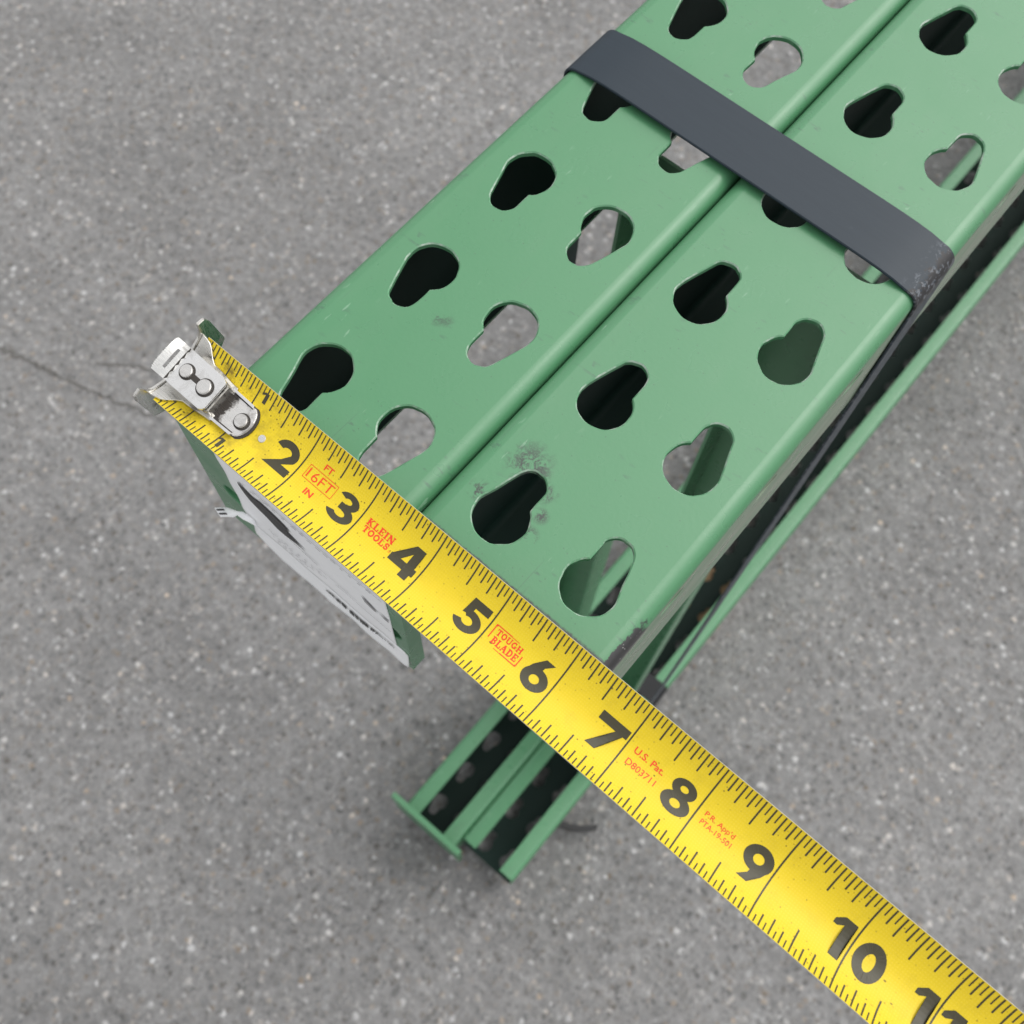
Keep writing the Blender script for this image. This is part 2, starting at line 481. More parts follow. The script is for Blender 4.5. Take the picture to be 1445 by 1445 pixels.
def cell(V, F, outline, cen, rect, fmap, t=0.085, cham=0.017, jit=0.006, rnd=random):
    """plate cell with a hole: outer sheet, chamfered rim, hole wall, inner sheet.
    fmap(u, v, depth) -> xyz;  rect=(u0,u1,v0,v1)"""
    m = len(outline)
    ph = [rnd.random() * 6.28 for _ in range(4)]
    jj = [jit * (sin(5 * k / m * 6.28 + ph[0]) * 0.5 + sin(11 * k / m * 6.28 + ph[1]) * 0.5 + rnd.gauss(0, 0.25)) for k in range(m)]
    t0 = offset_loop(outline, cham)
    ins = [(outline[i][0] + (t0[i][0] - outline[i][0]) / cham * jj[i], outline[i][1] + (t0[i][1] - outline[i][1]) / cham * jj[i]) for i in range(m)]
    ts = offset_loop(ins, cham)
    u0, u1, v0, v1 = rect
    outer = []
    for (x, y) in outline:
        dx, dy = x - cen[0], y - cen[1]
        k = 1e9
        if dx > 1e-9: k = min(k, (u1 - cen[0]) / dx)
        if dx < -1e-9: k = min(k, (u0 - cen[0]) / dx)
        if dy > 1e-9: k = min(k, (v1 - cen[1]) / dy)
        if dy < -1e-9: k = min(k, (v0 - cen[1]) / dy)
        outer.append([cen[0] + dx * k, cen[1] + dy * k])
    for c in ((u0, v0), (u1, v0), (u1, v1), (u0, v1)):
        j = min(range(m), key=lambda i: (outer[i][0] - c[0]) ** 2 + (outer[i][1] - c[1]) ** 2)
        outer[j] = list(c)
    rings = [(outer, 0.0), (ts, 0.0), (ins, cham * 1.1), (ins, t), (outer, t)]
    b0 = len(V)
    for ring, d in rings:
        for (x, y) in ring: V.append(fmap(x, y, d))
    for rI in range(4):
        for i in range(m):
            j = (i + 1) % m
            F.append((b0 + rI * m + i, b0 + rI * m + j, b0 + (rI + 1) * m + j, b0 + (rI + 1) * m + i))

W, D, RB, TK, LIP = 2.95, 3.0, 0.21, 0.075, 0.75
def column_mesh(name, y0, y1, hole0, flip, mat):
    """C-section post, face at z=0, lips at z=-D; holes at hole0 + 2k"""
    rnd = random.Random(hash(name) % 1000 if False else len(name) * 7 + int(flip))
    V, F = [], []
    xf = W / 2 - RB
    ncell = int((y1 - 2.5 - hole0) // 2)
    lo, hi = ((-0.58, 1.42) if flip else (-1.16, 0.84))
    c0 = hole0 + lo
    c1 = c0 + 2 * ncell
    for k in range(ncell):
        yc = hole0 + 2 * k
        for sx in (-1, 1):
            xc = sx * 0.688
            pts = HOLE if sx < 0 else [(-x, y) for x, y in reversed(HOLE)]
            cy = -0.2
            if flip:
                pts = [(x, -y) for x, y in reversed(pts)]; cy = 0.2
            rect = ((-xf, 0.0) if sx < 0 else (0.0, xf))
            rc = (rect[0] - xc, rect[1] - xc, lo, hi)
            cell(V, F, pts, (0.0, cy), rc, lambda a, b2, d, xc=xc, yc=yc: (a + xc, b2 + yc, -d), rnd=rnd)
    # side faces with small punched holes near the face
    circ = [(0.22 * cos(i / 16 * 2 * pi), 0.17 * sin(i / 16 * 2 * pi)) for i in range(16)]
    zs0, zs1 = -1.1, -RB
    for k in range(ncell):
        yc = hole0 + 2 * k + (0.7 if flip else 0.0)
        for sx in (-1, 1):
            rc = (c0 + 2 * k - yc, c0 + 2 * k + 2 - yc, zs0 + 0.60, zs1 + 0.60)
            cell(V, F, circ, (0.0, 0.0), rc, lambda a, b2, d, yc=yc, sx=sx: (sx * (W / 2 - d), a + yc, b2 - 0.60), cham=0.01, jit=0.002, rnd=rnd)
    # plain strips at the two ends of the holed sheets
    for (a, b2) in ((y0, c0), (c1, y1)):
        for z in (0.0, -TK):
            i = len(V); V += [(-xf, a, z), (xf, a, z), (xf, b2, z), (-xf, b2, z)]; F.append((i, i + 1, i + 2, i + 3))
        for sx in (-1, 1):
            for d in (0.0, TK):
                i = len(V); x = sx * (W / 2 - d)
                V += [(x, a, zs0), (x, b2, zs0), (x, b2, zs1), (x, a, zs1)]; F.append((i, i + 1, i + 2, i + 3))
    # end caps of the flat sheets
    for y in (y0, y1):
        i = len(V); V += [(-xf, y, 0), (xf, y, 0), (xf, y, -TK), (-xf, y, -TK)]; F.append((i, i + 1, i + 2, i + 3))
        for sx in (-1, 1):
            i = len(V)
            V += [(sx * W / 2, y, zs0), (sx * W / 2, y, zs1), (sx * (W / 2 - TK), y, zs1), (sx * (W / 2 - TK), y, zs0)]
            F.append((i, i + 1, i + 2, i + 3))
    # bends, lower sides, lips: extruded strips (outer/inner pairs)
    def arc(cx, cz, a0, a1, n=8):
        o, inn = [], []
        for i in range(n + 1):
            a = a0 + (a1 - a0) * i / n
            o.append((cx + RB * cos(a), cz + RB * sin(a))); inn.append((cx + (RB - TK) * cos(a), cz + (RB - TK) * sin(a)))
        return o, inn
    ys = [y0 + (y1 - y0) * i / 12 for i in range(13)]
    for sx in (-1, 1):
        o1, i1 = arc(xf, -RB, pi / 2, 0)                   # face bend
        o2 = [(W / 2, zs0)]; i2 = [(W / 2 - TK, zs0)]
        o3, i3 = arc(xf, -D + RB, 0, -pi / 2)              # lip bend
        o4 = [(W / 2 - LIP, -D)]; i4 = [(W / 2 - LIP, -D + TK)]
        for O, I in ((o1, i1), (o2 + o3 + o4, i2 + i3 + i4)):
            n = len(O); b0 = len(V)
            for y in ys:
                V += [(sx * x, y, z) for x, z in O]; V += [(sx * x, y, z) for x, z in I]
            for j in range(len(ys) - 1):
                for i in range(n - 1):
                    p = b0 + j * 2 * n + i; q = p + 2 * n
                    F.append((p, p + 1, q + 1, q)); F.append((p + n, q + n, q + n + 1, p + n + 1))
                if O is not o1:
                    p = b0 + j * 2 * n + n - 1; q = p + 2 * n
                    F.append((p, p + n, q + n, q))
            for j in (0, len(ys) - 1):
                for i in range(n - 1):
                    p = b0 + j * 2 * n + i
                    F.append((p, p + 1, p + n + 1, p + n))
    me = bpy.data.meshes.new(name)
    me.from_pydata([(x * U, y * U, z * U) for x, y, z in V], [], F)
    me.materials.append(mat)
    bm = bmesh.new(); bm.from_mesh(me)
    bmesh.ops.remove_doubles(bm, verts=bm.verts, dist=2e-6)
    bmesh.ops.recalc_face_normals(bm, faces=bm.faces)
    bm.to_mesh(me); bm.free()
    smooth_by_angle(me, radians(24))
    # inside faces: a darker green, deepened further for the shade in the holes
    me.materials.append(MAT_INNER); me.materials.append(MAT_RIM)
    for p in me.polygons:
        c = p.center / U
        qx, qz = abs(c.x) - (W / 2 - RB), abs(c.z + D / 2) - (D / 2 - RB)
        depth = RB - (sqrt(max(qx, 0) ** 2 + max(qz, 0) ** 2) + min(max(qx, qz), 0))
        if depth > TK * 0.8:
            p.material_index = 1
        elif abs(c.x) < W / 2 - RB and -0.0185 < c.z < -0.0005:
            p.material_index = 2
    return me
def place(name, me, loc, parent, rot=(0, 0, 0)):
    o = bpy.data.objects.new(name, me); COL.objects.link(o)
    o.parent = parent
    o.location = [v * U for v in loc]; o.rotation_euler = rot
    return o

LX, RXC = -1.56, 1.41           # column centre lines
BOT = -42.9                     # underside of the lower posts
G1 = 'pallet rack upright frames strapped side by side'
frameL = empty('upright_frame', 'green perforated rack frame ending in a foot plate with white label, beyond the left of the strapped pair', 'rack frame', (0, 0, 0), G1)
frameL['label'] = 'green rack upright frame whose end carries the foot plate with the white label'
frameR = empty('upright_frame', 'green rack upright frame without foot plate, its corner scraped black, right of the labelled one', 'rack frame', (0, 0, 0), G1)
YL0, YR0, YEND = -1.28, -0.745, 96.0
mL = column_mesh('column', YL0, YEND, 0.0, False, MAT_PAINT_L)
mLb = mL.copy(); mLb.materials[0] = MAT_PAINT
mR = column_mesh('column', YR0, YEND, -0.091, True, MAT_PAINT_R)
mRb = mR.copy(); mRb.materials[0] = MAT_PAINT
place('column', mL, (LX, 0, 0), frameL)
place('column', mLb, (LX, 0, BOT), frameL, (0, pi, 0))
cR = place('column', mR, (RXC, 0, 0), frameR); cR['label'] = 'upper post with black scraped corner'
place('column', mRb, (RXC, 0, BOT), frameR, (0, pi, 0))

for yt in (15.0, 74.0):
    V = [(x, y, z) for x in (-2.85, 2.70) for y in (yt, yt + 3.5) for z in (GZ + 0.01, BOT - 0.05)]
    o = mesh_obj('batten', V, [(0, 1, 3, 2), (4, 6, 7, 5), (0, 4, 5, 1), (2, 3, 7, 6), (0, 2, 6, 4), (1, 5, 7, 3)], mat_plain('rough_timber', (0.30, 0.20, 0.11), 0.8))
    tag(o, 'thin wooden batten lying under the near part of the two frames' if yt < 40 else 'thin wooden batten lying under the far part of the two frames', 'batten', 'battens under the frames')

# ---------------- braces: C channels welded between the two posts
def channel(name, a, b2, wid, dep, mat, parent, up):
    """C channel from a to b; web width wid along 'up' x axis, flanges dep deep"""
    a, b2 = Vector(a), Vector(b2)
    d = (b2 - a).normalized()
    side = Vector((1, 0, 0))
    nrm = d.cross(side).normalized() * up
    t, rr = 0.07, 0.12
    prof = []
    h = wid / 2
    outer = [(-h, dep), (-h, rr)] + [(-h + rr - rr * cos(k * pi / 8), rr - rr * sin(k * pi / 8)) for k in range(1, 5)] + \
            [(h - rr + rr * sin(k * pi / 8), rr - rr * cos(k * pi / 8)) for k in range(0, 5)] + [(h, dep)]
    inner = [(x * (h - t) / h, max(z, t) if abs(x) < h - t else z) for x, z in outer]
    inner = [(min(max(x, -h + t), h - t), max(z, t)) for x, z in outer]
    V, F = [], []
    n = len(outer)
    for P in (a, b2):
        for x, z in outer: V.append(tuple(P + side * x + nrm * z))
        for x, z in inner: V.append(tuple(P + side * x + nrm * z))
    for i in range(n - 1):
        F += [(i, i + 1, 2 * n + i + 1, 2 * n + i), (n + i, 3 * n + i, 3 * n + i + 1, n + i + 1)]
        F += [(i, n + i, n + i + 1, i + 1), (2 * n + i, 2 * n + i + 1, 3 * n + i + 1, 3 * n + i)]
    for i in (0, n - 1): F.append((i, 2 * n + i, 3 * n + i, n + i))
    o = mesh_obj(name, V, F, mat, parent)
    clean(o); smooth_by_angle(o.data, radians(35))
    return o
zt, zb = -2.93, BOT + 2.93
for fr, xc, ys in ((frameL, LX, [(7.7, 7.7), (15.0, 70), (71.5, 71.5), (73, 93)]),
                   (frameR, RXC, [(7.9, 7.9), (17.0, 70), (71.5, 71.5), (73, 93)])):
    for ya, yb in ys:
        channel('brace', (xc, ya, zt), (xc, yb, zb), 1.44, 1.0, MAT_PAINT, fr, 1)

# ---------------- foot plates
def foot_plate(zc_top, zc_bot, parent, lab=None):
    V, F = [], []
    x0, x1, ya, yb = -3.68, 0.32, -1.54, -1.285
    hz = zc_top - 2.62 if zc_top > -20 else zc_bot + 2.62
    circ = lambda rr, n=24: [(rr * cos(i / n * 2 * pi), rr * sin(i / n * 2 * pi)) for i in range(n)]
    xm = -1.58
    for (ua, ub, xc) in ((x0, xm, -3.02), (xm, x1, -0.06)):
        cell(V, F, circ(0.27), (0, 0), (ua - xc, ub - xc, zc_bot - hz, zc_top - hz),
             lambda a, b2, d, xc=xc: (a + xc, ya + d, b2 + hz), t=yb - ya, cham=0.015, jit=0.002)
    i = len(V)
    V += [(x0, ya, zc_bot), (x1, ya, zc_bot), (x1, ya, zc_top), (x0, ya, zc_top), (x0, yb, zc_bot), (x1, yb, zc_bot), (x1, yb, zc_top), (x0, yb, zc_top)]
    F += [(i, i + 1, i + 5, i + 4), (i + 1, i + 2, i + 6, i + 5), (i + 2, i + 3, i + 7, i + 6), (i + 3, i, i + 4, i + 7)]
    o = mesh_obj('foot_plate', V, F, MAT_PAINT, parent)
    clean(o); smooth_by_angle(o.data, radians(28))
    return o
plate = foot_plate(-0.10, -4.25, frameL)
foot_plate(-39.0, -43.0, frameL)

# ---------------- label on the upper foot plate
def sheet(name, grid, mat, parent, thick=0.012):
    n = len(grid[0]); V = [p for row in grid for p in row]; F = []
    for j in range(len(grid) - 1):
        for i in range(n - 1):
            F.append((j * n + i, j * n + i + 1, (j + 1) * n + i + 1, (j + 1) * n + i))
    o = mesh_obj(name, V, F, mat, parent, smooth=True)
    md = o.modifiers.new('thickness', 'SOLIDIFY'); md.thickness = thick * U; md.offset = 1
    return o
rl = random.Random(3)
LBX0, LBX1 = -2.92, 0.07
NX = 40
def lab_y(x, z):
    f = max(0.0, (-3.42 - z) / 0.60)
    return -1.553 - 0.006 * sin(3.1 * x + 1.7 * z) ** 2 - 0.040 * f ** 1.5 - 0.004 * f * sin(9 * x)
def label_grid(x0, x1, ztop, zbot, nz, rough, round_r=0.0):
    grid = []
    for j in range(nz + 1):
        f = j / nz; row = []
        for i in range(NX + 1):
            k = i / NX
            zb_ = zbot + rough * (sin(23 * k) + 0.7 * sin(57 * k + 1)) + 0.18 * max(0, 1 - k * 6) * (1 if rough else 0)
            z = ztop + (zb_ - ztop) * f
            xl = x0 + 0.02 * sin(7 * z); xr = x1
            if round_r:
                dz = max(0.0, round_r - (z - zb_), round_r - (ztop - z))
                ins = round_r - sqrt(max(0.0, round_r ** 2 - min(dz, round_r) ** 2)) if dz > 0 else 0.0
                xr = x1 - ins
            x = xl + (xr - xl) * k
            row.append((x, lab_y(x, z), z))
        grid.append(row)
    return grid
label = sheet('label', label_grid(LBX0, LBX1, -0.25, -3.42, 18, 0.0), MAT_LABEL, plate)
label['label'] = 'white printed label on the foot plate'
strip = sheet('label_strip', label_grid(-2.88, 0.285, -3.40, -4.06, 10, 0.012, 0.08), MAT_LABEL, plate, 0.014)
strip['label'] = 'blank white strip with a rubbed dark stripe under the label'
def on_label(x, z, h=0.018): return (x, lab_y(x, z) - h, z)
def print_poly(name, polys, mat):
    V, F = [], []
    for P in polys:
        i = len(V); V += [on_label(x, z) for x, z in P]; F.append(tuple(range(i, i + len(P))))
    return mesh_obj(name, V, F, mat, plate)
polys = []
def bar(x0, x1, z, h, slope=0.0, mat=None): polys.append([(x0, z), (x1, z + slope), (x1, z + slope - h), (x0, z - h)])
# heavy black block with a ragged start, drawn out to a point
top = [(-2.60, -1.40), (-2.50, -1.54), (-2.40, -1.62), (-2.22, -1.56), (-2.02, -1.62), (-1.82, -1.68), (-1.72, -1.80), (-1.85, -1.93), (-1.62, -2.06), (-1.50, -2.125)]
bot = [(-2.62, -1.50), (-2.60, -1.62), (-2.57, -1.74), (-2.50, -1.90), (-2.36, -2.00), (-2.22, -2.08), (-2.06, -2.24), (-1.90, -2.26), (-1.66, -2.17), (-1.50, -2.135)]
blk = []
for i in range(9): blk.append([top[i], top[i + 1], bot[i + 1], bot[i]])
polys = blk
bar(-1.82, -1.30, -2.25, 0.022, -0.11)
print_poly('label_print', polys, MAT_LINK)
polys = []
for rrow in range(5):                                   # fine print, far too small to read
    z = -2.74 - 0.10 * rrow
    x = -2.36 + rl.random() * 0.05 + 0.02 * rrow
    while x < -1.25 - 0.1 * rrow:
        wd = 0.02 + rl.random() * 0.07
        bar(x, x + wd, z, 0.022); x += wd + 0.04 + rl.random() * 0.05
for k in range(16):
    x = -2.55 + k * 0.15 + rl.random() * 0.05; z = -1.30 - rl.random() * 0.15
    bar(x, x + 0.05 + 0.05 * rl.random(), z, 0.03)
bar(-1.0, 0.05, -2.62, 0.018, -0.03); bar(-2.3, 0.02, -1.28, 0.018, -0.02); bar(-1.3, -0.75, -2.50, 0.012)
print_poly('label_print', polys, MAT_LGREY)['kind'] = 'stuff'
polys = []
for k in range(70):                                     # rubbed dark stripe along the curled lower edge
    f = k / 69.0
    x = -1.36 + 1.36 * f
    env = sin(pi * min(1, f * 1.15 + 0.03)) if f < 0.84 else 0.12
    zc = -3.58 - 0.06 * sin(f * 5) - 0.06 * f
    hh = 0.03 + 0.16 * env * (0.6 + 0.4 * rl.random())
    if rl.random() < 0.88: bar(x, x + 0.016 + 0.008 * rl.random(), zc + hh * 0.5 + 0.05 * (rl.random() - 0.5), hh)
print_poly('label_print', polys, MAT_LINK)['kind'] = 'stuff'
polys = [[(-0.42, -1.93), (-0.28, -2.05), (-0.14, -2.16), (-0.22, -2.22), (-0.38, -2.15)], [(-0.12, -2.10), (0.05, -2.12), (0.06, -2.20), (-0.02, -2.22)]]
for _o in [print_poly('label_print', [P], MAT_LGREY) for P in polys]: pass
# torn strip that sticks out past the left edge of the plate
pairs = [((-2.70, -1.568, -3.02), (-2.62, -1.60, -3.10)), ((-2.798, -1.575, -3.00), (-2.718, -1.639, -3.02)), ((-2.916, -1.590, -2.97), (-2.844, -1.674, -3.00)),
         ((-2.965, -1.62, -2.98), (-2.92, -1.685, -2.97)), ((-3.011, -1.64, -3.00), (-2.955, -1.68, -2.98)), ((-3.06, -1.655, -3.00), (-2.965, -1.715, -3.0)),
         ((-3.158, -1.690, -3.00), (-2.986, -1.745, -3.00)), ((-3.23, -1.754, -3.0), (-3.058, -1.80, -3.0)), ((-3.304, -1.818, -3.02), (-3.131, -1.860, -3.01))]
g2 = [[tuple(Vector(p) + (Vector(q) - Vector(p)) * k / 3) for k in range(4)] for p, q in pairs]
flap = sheet('torn_strip', g2, MAT_LABEL, plate, 0.01)
V, F = [], []
for s0, s1 in ((0.16, 0.36), (0.60, 0.80)):
    i = len(V)
    for p, q in (tuple(tuple(Vector(pairs[6][e]).lerp(Vector(pairs[7][e]), 0.6)) for e in (0, 1)), pairs[7], tuple(tuple(Vector(pairs[7][e]).lerp(Vector(pairs[8][e]), 0.85)) for e in (0, 1))):
        for k in (s0, s1): V.append(tuple(Vector(p) + (Vector(q) - Vector(p)) * k + Vector((0, -0.004, 0.016))))
    F += [(i, i + 1, i + 3, i + 2), (i + 2, i + 3, i + 5, i + 4)]
mesh_obj('strip_print', V, F, MAT_LINK, plate)

# ------------------------------------------------------------------ steel straps
def band(name, path, ya, yb, th, mat, parent=None, closed=True, yoff=None, crown=0.0):
    m = len(path); V, F = [], []
    nrm = []
    for i in range(m):
        a, b2 = Vector(path[i - 1] if closed or i else path[0]), Vector(path[(i + 1) % m] if closed or i < m - 1 else path[-1])
        t = (b2 - a).normalized(); nrm.append((-t.y, t.x))
    e = th * 0.4
    for i, (x, z) in enumerate(path):
        nx, nz = nrm[i]
        yo = yoff(x, z) if yoff else 0
        for y, k in ((ya + e, 1), (ya, 0.6), (ya, 0), (yb, 0), (yb, 0.6), (yb - e, 1)):
            V.append((x + nx * th * k, y + yo, z + nz * th * k))
    for i in range(m if closed else m - 1):
        j = (i + 1) % m
        for k in range(6):
            k2 = (k + 1) % 6
            F.append((i * 6 + k, i * 6 + k2, j * 6 + k2, j * 6 + k))
    o = mesh_obj(name, V, F, mat, parent)
    clean(o, 1e-7); smooth_by_angle(o.data, radians(40))
    return o
def loop_path(xl, xr, ztop, zbot, rad, arch, side=0.0, n=9):
    """clockwise from top-left; normals point outwards with (-t.y, t.x)"""
    P = []
    for i in range(n + 1):
        a = pi - (pi / 2) * i / n
        P.append((xl + rad + rad * cos(a), ztop - rad + rad * sin(a)))
    for i in range(1, 24):
        f = i / 24
        P.append((xl + rad + (xr - xl - 2 * rad) * f, ztop + arch * (1 - abs(2 * f - 1) ** 10)))
    for i in range(n + 1):
        a = pi / 2 - (pi / 2) * i / n
        P.append((xr - rad + rad * cos(a), ztop - rad + rad * sin(a)))
    for i in range(1, 14):
        f = i / 14
        P.append((xr + side * sin(pi * f), ztop - rad + (zbot - ztop + 2 * rad) * f))
    for i in range(n + 1):
        a = -(pi / 2) * i / n
        P.append((xr - rad + rad * cos(a), zbot + rad + rad * sin(a)))
    for i in range(n + 1):
        a = -pi / 2 - (pi / 2) * i / n
        P.append((xl + rad + rad * cos(a), zbot + rad + rad * sin(a)))
    return P
xl, xr = LX - W / 2 - 0.012, RXC + W / 2 + 0.012
P = loop_path(xl, xr, 0.015, BOT - 0.012, 0.20, 0.075, 0.05)
s1 = band('steel_strap', P, 5.78, 6.76, 0.035, MAT_STRAP)
tag(s1, 'dark grey steel strap bound tightly across the tops of both green posts', 'strap', 'steel straps round the two frames')
P = loop_path(xl, xr, BOT + 3.02, BOT - 0.012, 0.27, -0.02, 0.0)
s2 = band('steel_strap', P, 9.75, 10.9, 0.035, mat_plain('shaded_strap', (0.010, 0.011, 0.013), 0.5, 0, 0.3))  # darker copy of the strap steel, shade put into the colour
tag(s2, 'strap with shade put into its colour, low down round the bottom posts, seen past the scraped corner', 'strap', 'steel straps round the two frames')
# short loose tail curling out from under the lower right post
tp = [(2.2, 2.6), (2.9, 3.15), (3.3, 3.30), (3.7, 3.55), (4.05, 3.85), (4.3, 4.15)]
V, F = [], []
for (x, y) in tp:
    V += [(x, y, BOT - 0.35), (x, y, BOT + 0.15), (x + 0.12, y - 0.26, BOT + 0.15), (x + 0.12, y - 0.26, BOT - 0.35)]
for i in range(len(tp) - 1):
    for k in range(4): F.append((i * 4 + k, i * 4 + (k + 1) % 4, i * 4 + 4 + (k + 1) % 4, i * 4 + 4 + k))
F += [(0, 1, 2, 3), tuple(len(V) - 4 + k for k in (3, 2, 1, 0))]
tail = mesh_obj('strap_tail', V, F, mat_plain('black_plastic', (0.012, 0.012, 0.014), 0.5)); clean(tail)
tag(tail, 'thin black strap tail curling out on the asphalt beside the lowest right post', 'strap tail')

# ------------------------------------------------------------------ tape measure
tape = empty('tape_measure', 'yellow steel tape measure blade stretched across the post ends, hook at the left', 'tape measure', (-3.465, -1.24, 0.30))
TO = Vector((-3.465, -1.24, 0.30))
def TA(s): return Vector((-3.469 + .99978 * s, -.744 - .0136 * s, .354 + .0167 * s))
def TB(s): return Vector((-3.462 + .99942 * s, -1.74 - .0192 * s, .165 + .0302 * s))
def sag(s): return 0.15 + 0.010 * min(max(s, 0), 14)
def TP(s, t, h=0.0, flat=False):
    """point on the blade: s inches along, t 0..1 from the upper to the lower edge, h inches above it"""
    a, b2 = TA(s), TB(s)
    ch = b2 - a
    n = Vector((1, 0, 0.02)).cross(ch).normalized()
    if n.z < 0: n = -n
    g = 0.0 if flat else sag(s)
    p = a + ch * t - n * (g * 4 * t * (1 - t))
    if flat: return p + n * h - TO
    dt = ch.length
    tl = (ch / dt) - n * (g * 4 * (1 - 2 * t) / dt)
    nn = Vector((1, 0, 0.02)).cross(tl).normalized()
    if nn.z < 0: nn = -nn
    return p + nn * h - TO
# blade
NS, NT = 220, 28
V, F = [], []
S0, S1 = 0.04, 19.0
for h in (0.0, -0.012):
    for i in range(NS + 1):
        s = S0 + (S1 - S0) * i / NS
        for j in range(NT + 1): V.append(tuple(TP(s, j / NT, h)))
K = NT + 1; B = (NS + 1) * K
for i in range(NS):
    for j in range(NT):
        p = i * K + j
        F += [(p, p + 1, p + K + 1, p + K), (B + p, B + p + K, B + p + K + 1, B + p + 1)]
    for j in (0, NT):
        p = i * K + j; F.append((p, p + K, B + p + K, B + p))
for i in (0, NS):
    for j in range(NT):
        p = i * K + j; F.append((p, B + p, B + p + 1, p + 1))
blade = mesh_obj('blade', V, F, MAT_BLADE, tape)
blade.data.materials.append(MAT_BACK)
for p in blade.data.polygons:
    if p.area < 0.016 * 0.09 * U * U: p.material_index = 1
clean(blade, 1e-8); smooth_by_angle(blade.data, radians(40))
HP = 0.0022
def flat_print(name, tris, mat, parent, h=HP):
    """tris: list of (verts2d, faces) in (s, t)"""
    V, F = [], []
    for vs, fs in tris:
        i = len(V); V += [tuple(TP(s, t, h)) for s, t in vs]; F += [tuple(i + k for k in f) for f in fs]
    return mesh_obj(name, V, F, mat, parent)
# scale: sixteenths along both edges, full inch lines across
jobs = []
rt = random.Random(5)
for k in range(2, 18 * 16):
    s = k / 16
    if k % 16 == 0:
        n = 22; wv = 0.0095
        jobs.append(([(s + wv * sg, 0.004 + 0.992 * j / n) for j in range(n + 1) for sg in (-1, 1)], [(2 * j, 2 * j + 1, 2 * j + 3, 2 * j + 2) for j in range(n)]))
        continue
    lt = 0.270 if k % 8 == 0 else 0.205 if k % 4 == 0 else 0.158 if k % 2 == 0 else 0.110
    lb = 0.255 if k % 8 == 0 else 0.175 if k % 4 == 0 else 0.135 if k % 2 == 0 else 0.085
    wv = 0.0095 if k % 2 == 0 else 0.0075
    for t0, t1 in ((0.006, lt), (0.994, 1 - lb)):
        n = 6
        jobs.append(([(s + wv * sg, t0 + (t1 - t0) * j / n) for j in range(n + 1) for sg in (-1, 1)], [(2 * j, 2 * j + 1, 2 * j + 3, 2 * j + 2) for j in range(n)]))
flat_print('scale_marks', jobs, MAT_INK, tape)

# ---- numerals drawn as unions of polygons (x right, y up, inches, baseline 0, height .385)
def stroke(pts, wd, closed=False):
    m = len(pts); L, R2 = [], []
    for i in range(m):
        a = Vector(pts[i - 1]) if (closed or i > 0) else Vector(pts[i])
        b2 = Vector(pts[(i + 1) % m]) if (closed or i < m - 1) else Vector(pts[i])
        p = Vector(pts[i])
        d1 = (p - a).normalized() if (p - a).length > 1e-9 else None
        d2 = (b2 - p).normalized() if (b2 - p).length > 1e-9 else None
        if d1 is None: t, k = d2, 1.0
        elif d2 is None: t, k = d1, 1.0
        else:
            t = (d1 + d2).normalized(); k = 1 / max(0.5, t.dot(d1))
        nx, ny = -t.y * wd / 2 * k, t.x * wd / 2 * k
        L.append((p.x + nx, p.y + ny)); R2.append((p.x - nx, p.y - ny))
    out = []
    for i in range(m if closed else m - 1):
        j = (i + 1) % m
        out.append([L[i], R2[i], R2[j], L[j]])
    return out
def arcp(cx, cy, rx, ry, a0, a1, n=18): return [(cx + rx * cos(radians(a0 + (a1 - a0) * i / n)), cy + ry * sin(radians(a0 + (a1 - a0) * i / n))) for i in range(n + 1)]
H_ = 0.39
SW = 0.112
def ringp(cx, cy, rxo, ryo, rxi, ryi, a0, a1, n=26):
    o = arcp(cx, cy, rxo, ryo, a0, a1, n); i2 = arcp(cx, cy, rxi, ryi, a0, a1, n)
    return [[o[k], o[k + 1], i2[k + 1], i2[k]] for k in range(n)]
def g_2():
    return ringp(0.190, 0.252, 0.178, 0.138, 0.072, 0.048, 168, -28) + \
        [[(0.01, 0.0), (0.385, 0.0), (0.385, 0.098), (0.165, 0.098), (0.01, 0.004)], [(0.01, 0.0), (0.20, 0.075), (0.352, 0.19), (0.254, 0.235), (0.19, 0.15)]]
def g_3():
    return ringp(0.165, 0.287, 0.150, 0.103, 0.052, 0.034, 158, -92) + ringp(0.165, 0.116, 0.178, 0.116, 0.070, 0.040, 92, -162) + [[(0.100, 0.160), (0.17, 0.160), (0.17, 0.245), (0.100, 0.245)]]
def g_4():
    return [[(0.0, 0.075), (0.36, 0.075), (0.36, 0.165), (0.0, 0.165)], [(0.215, 0.0), (0.325, 0.0), (0.325, 0.39), (0.215, 0.39)], [(0.0, 0.150), (0.115, 0.150), (0.285, 0.39), (0.195, 0.39)]]
def g_5():
    return [[(0.08, 0.295), (0.345, 0.295), (0.345, 0.39), (0.08, 0.39)], [(0.050, 0.185), (0.150, 0.205), (0.170, 0.39), (0.080, 0.39)]] + ringp(0.165, 0.130, 0.180, 0.130, 0.072, 0.048, 128, -163)
def g_6():
    return ringp(0.175, 0.135, 0.175, 0.136, 0.064, 0.052, 0, 360, 34) + [[(0.010, 0.16), (0.10, 0.21), (0.29, 0.39), (0.160, 0.39), (0.055, 0.265)], [(0.055, 0.265), (0.10, 0.21), (0.19, 0.255), (0.20, 0.30)]]
def g_7():
    return [[(0.02, 0.29), (0.39, 0.29), (0.39, 0.39), (0.02, 0.39)], [(0.055, 0.0), (0.185, 0.0), (0.39, 0.37), (0.27, 0.32)]]
def g_8():
    return ringp(0.175, 0.290, 0.150, 0.102, 0.050, 0.034, 0, 360, 30) + ringp(0.175, 0.114, 0.178, 0.115, 0.064, 0.044, 0, 360, 34)
def g_9():
    return [[(0.35 - x, 0.39 - y) for x, y in P] for P in g_6()]
def g_0():
    return ringp(0.175, 0.195, 0.172, 0.196, 0.060, 0.094, 0, 360, 34)
